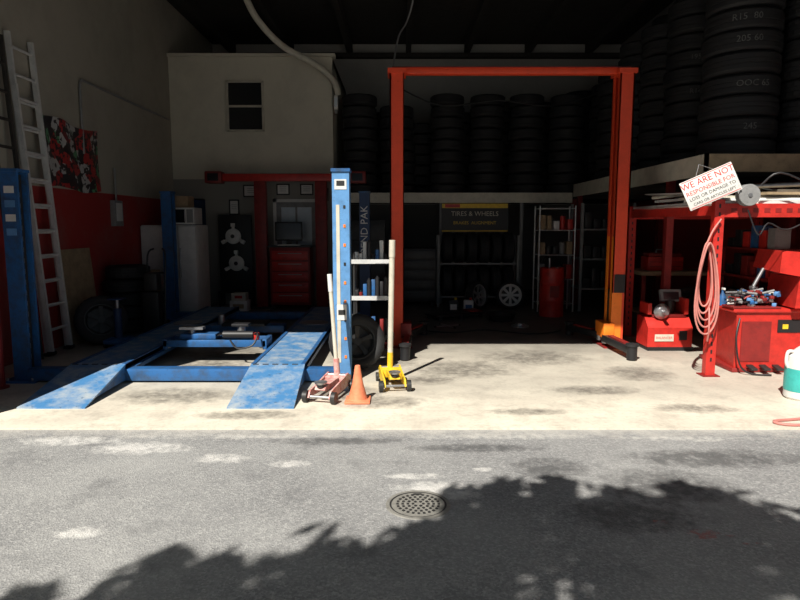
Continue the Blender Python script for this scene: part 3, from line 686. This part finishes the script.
b=B('air_line'); b.tube([(.3,9.3,.01),(.8,9.1,.01),(1.3,9.35,.01),(1.9,9.0,.01),(2.4,9.25,.01),(2.6,9.9,.01)],.01,BLK); b.done()
b=B('brake_rotor',(1.9,9.7,0)); b.lathe([(.05,0),(.14,0),(.14,.022),(.08,.022),(.075,.05),(.03,.05),(.03,0)],STL,None,28); b.done()
b=B('four_way_wrench',(.75,9.7,.015)); 
b.cyl((-.2,-.1,0),(.2,.1,0),.011,STL); b.cyl((-.1,.2,0),(.1,-.2,0),.011,STL)
for q in ((-.2,-.1),(.2,.1),(-.1,.2),(.1,-.2)): b.cyl((q[0]*.93,q[1]*.93,0),(q[0]*1.05,q[1]*1.05,0),.015,DST)
b.done()

# ------------------------------------------------------------------ tree behind the photographer
SL=1.25; AZ=.5
t=B('shade_tree'); random.seed(31)
t.tube([(-2.4,-5.5,-.05),(-2.35,-5.4,1.2),(-2.5,-5.2,2.6),(-2.3,-4.9,4.2),(-2.1,-4.5,5.6)],.22,BRK,seg=12)
edge=[(-1.5,2.38),(-1.15,2.76),(-.75,2.72),(-.35,2.85),(-.02,3.0),(.25,3.15),(.5,3.42),(.8,3.62),(1.1,3.60),(1.35,3.42),(1.6,3.55),(1.9,3.52),(2.1,3.2),(2.45,2.95),(2.9,2.9)]
blobs=[]
def blob(X,D,z,r,dn): blobs.append((X-AZ*z/SL,D-z/SL,z,r,dn))
for (X,D) in edge:
    blob(X,D-.16,random.uniform(4.2,5.2),.2,.8)
    blob(X+random.uniform(-.1,.1),D-.5,random.uniform(4.2,5.4),.34,1.1)
    for q in range(2): blob(X+random.uniform(-.25,.25),D+random.uniform(-.05,.15),random.uniform(4.2,4.9),.08,.8)
for i in range(100):
    X=random.uniform(-1.6,3.2); D=random.uniform(-2.5,2.75)
    if D>2.1 and X<-1.0: continue
    blob(X,D,random.uniform(4.3,6.2),.42,.8)
lv=[];lf=[]
for (x,y,z,r,dn) in blobs:
    n=int((900*r*r+45)*dn)
    for i in range(n):
        u=Vector((random.gauss(0,1),random.gauss(0,1),random.gauss(0,.8))).normalized()*r*random.random()**.4*random.uniform(.9,1.3)
        c=Vector((x,y,z))+u; s=random.uniform(.05,.10)
        E=Euler((random.uniform(-.9,.9),random.uniform(-.9,.9),random.uniform(0,6.3))).to_matrix()
        k=len(lv)
        for o in ((-s*1.4,0,0),(0,-s*.5,0),(s*1.4,0,.01),(0,s*.5,0)): lv.append(c+E@Vector(o))
        lf.append((k,k+1,k+2,k+3))
t.add(lv,lf,GRN)
root=Vector((-2.2,-4.8,4.6))
for (x,y,z,r,dn) in blobs[::2]:
    mid=(root+Vector((x,y,z)))/2+Vector((random.uniform(-.2,.2),random.uniform(-.2,.2),.1))
    t.tube([root+Vector((0,0,random.uniform(-1.5,.6))),mid,(x,y,z)],.016,BRK,seg=5,sub=3)
t.done()

# ------------------------------------------------------------------ light, world, camera
sun=bpy.data.lights.new('sun','SUN'); sun.energy=7.2; sun.angle=R(.55); sun.color=(1,.955,.87)
so=bpy.data.objects.new('sun',sun); S.collection.objects.link(so)
so.rotation_euler=Vector((AZ,1,-SL)).to_track_quat('-Z','Y').to_euler(); so.location=(0,-5,10)
w=bpy.data.worlds.new('sky'); S.world=w; w.use_nodes=True
bg=w.node_tree.nodes['Background']; bg.inputs[0].default_value=(.60,.78,1,1); bg.inputs[1].default_value=.16
cam=bpy.data.cameras.new('camera'); cam.lens=27.9; cam.sensor_width=36; cam.clip_end=200
co=bpy.data.objects.new('camera',cam); S.collection.objects.link(co)
co.location=(0,0,1.6); co.rotation_euler=(R(90-6.9),0,0); S.camera=co
S.view_settings.view_transform='Standard'; S.view_settings.look='None'; S.view_settings.exposure=0.0
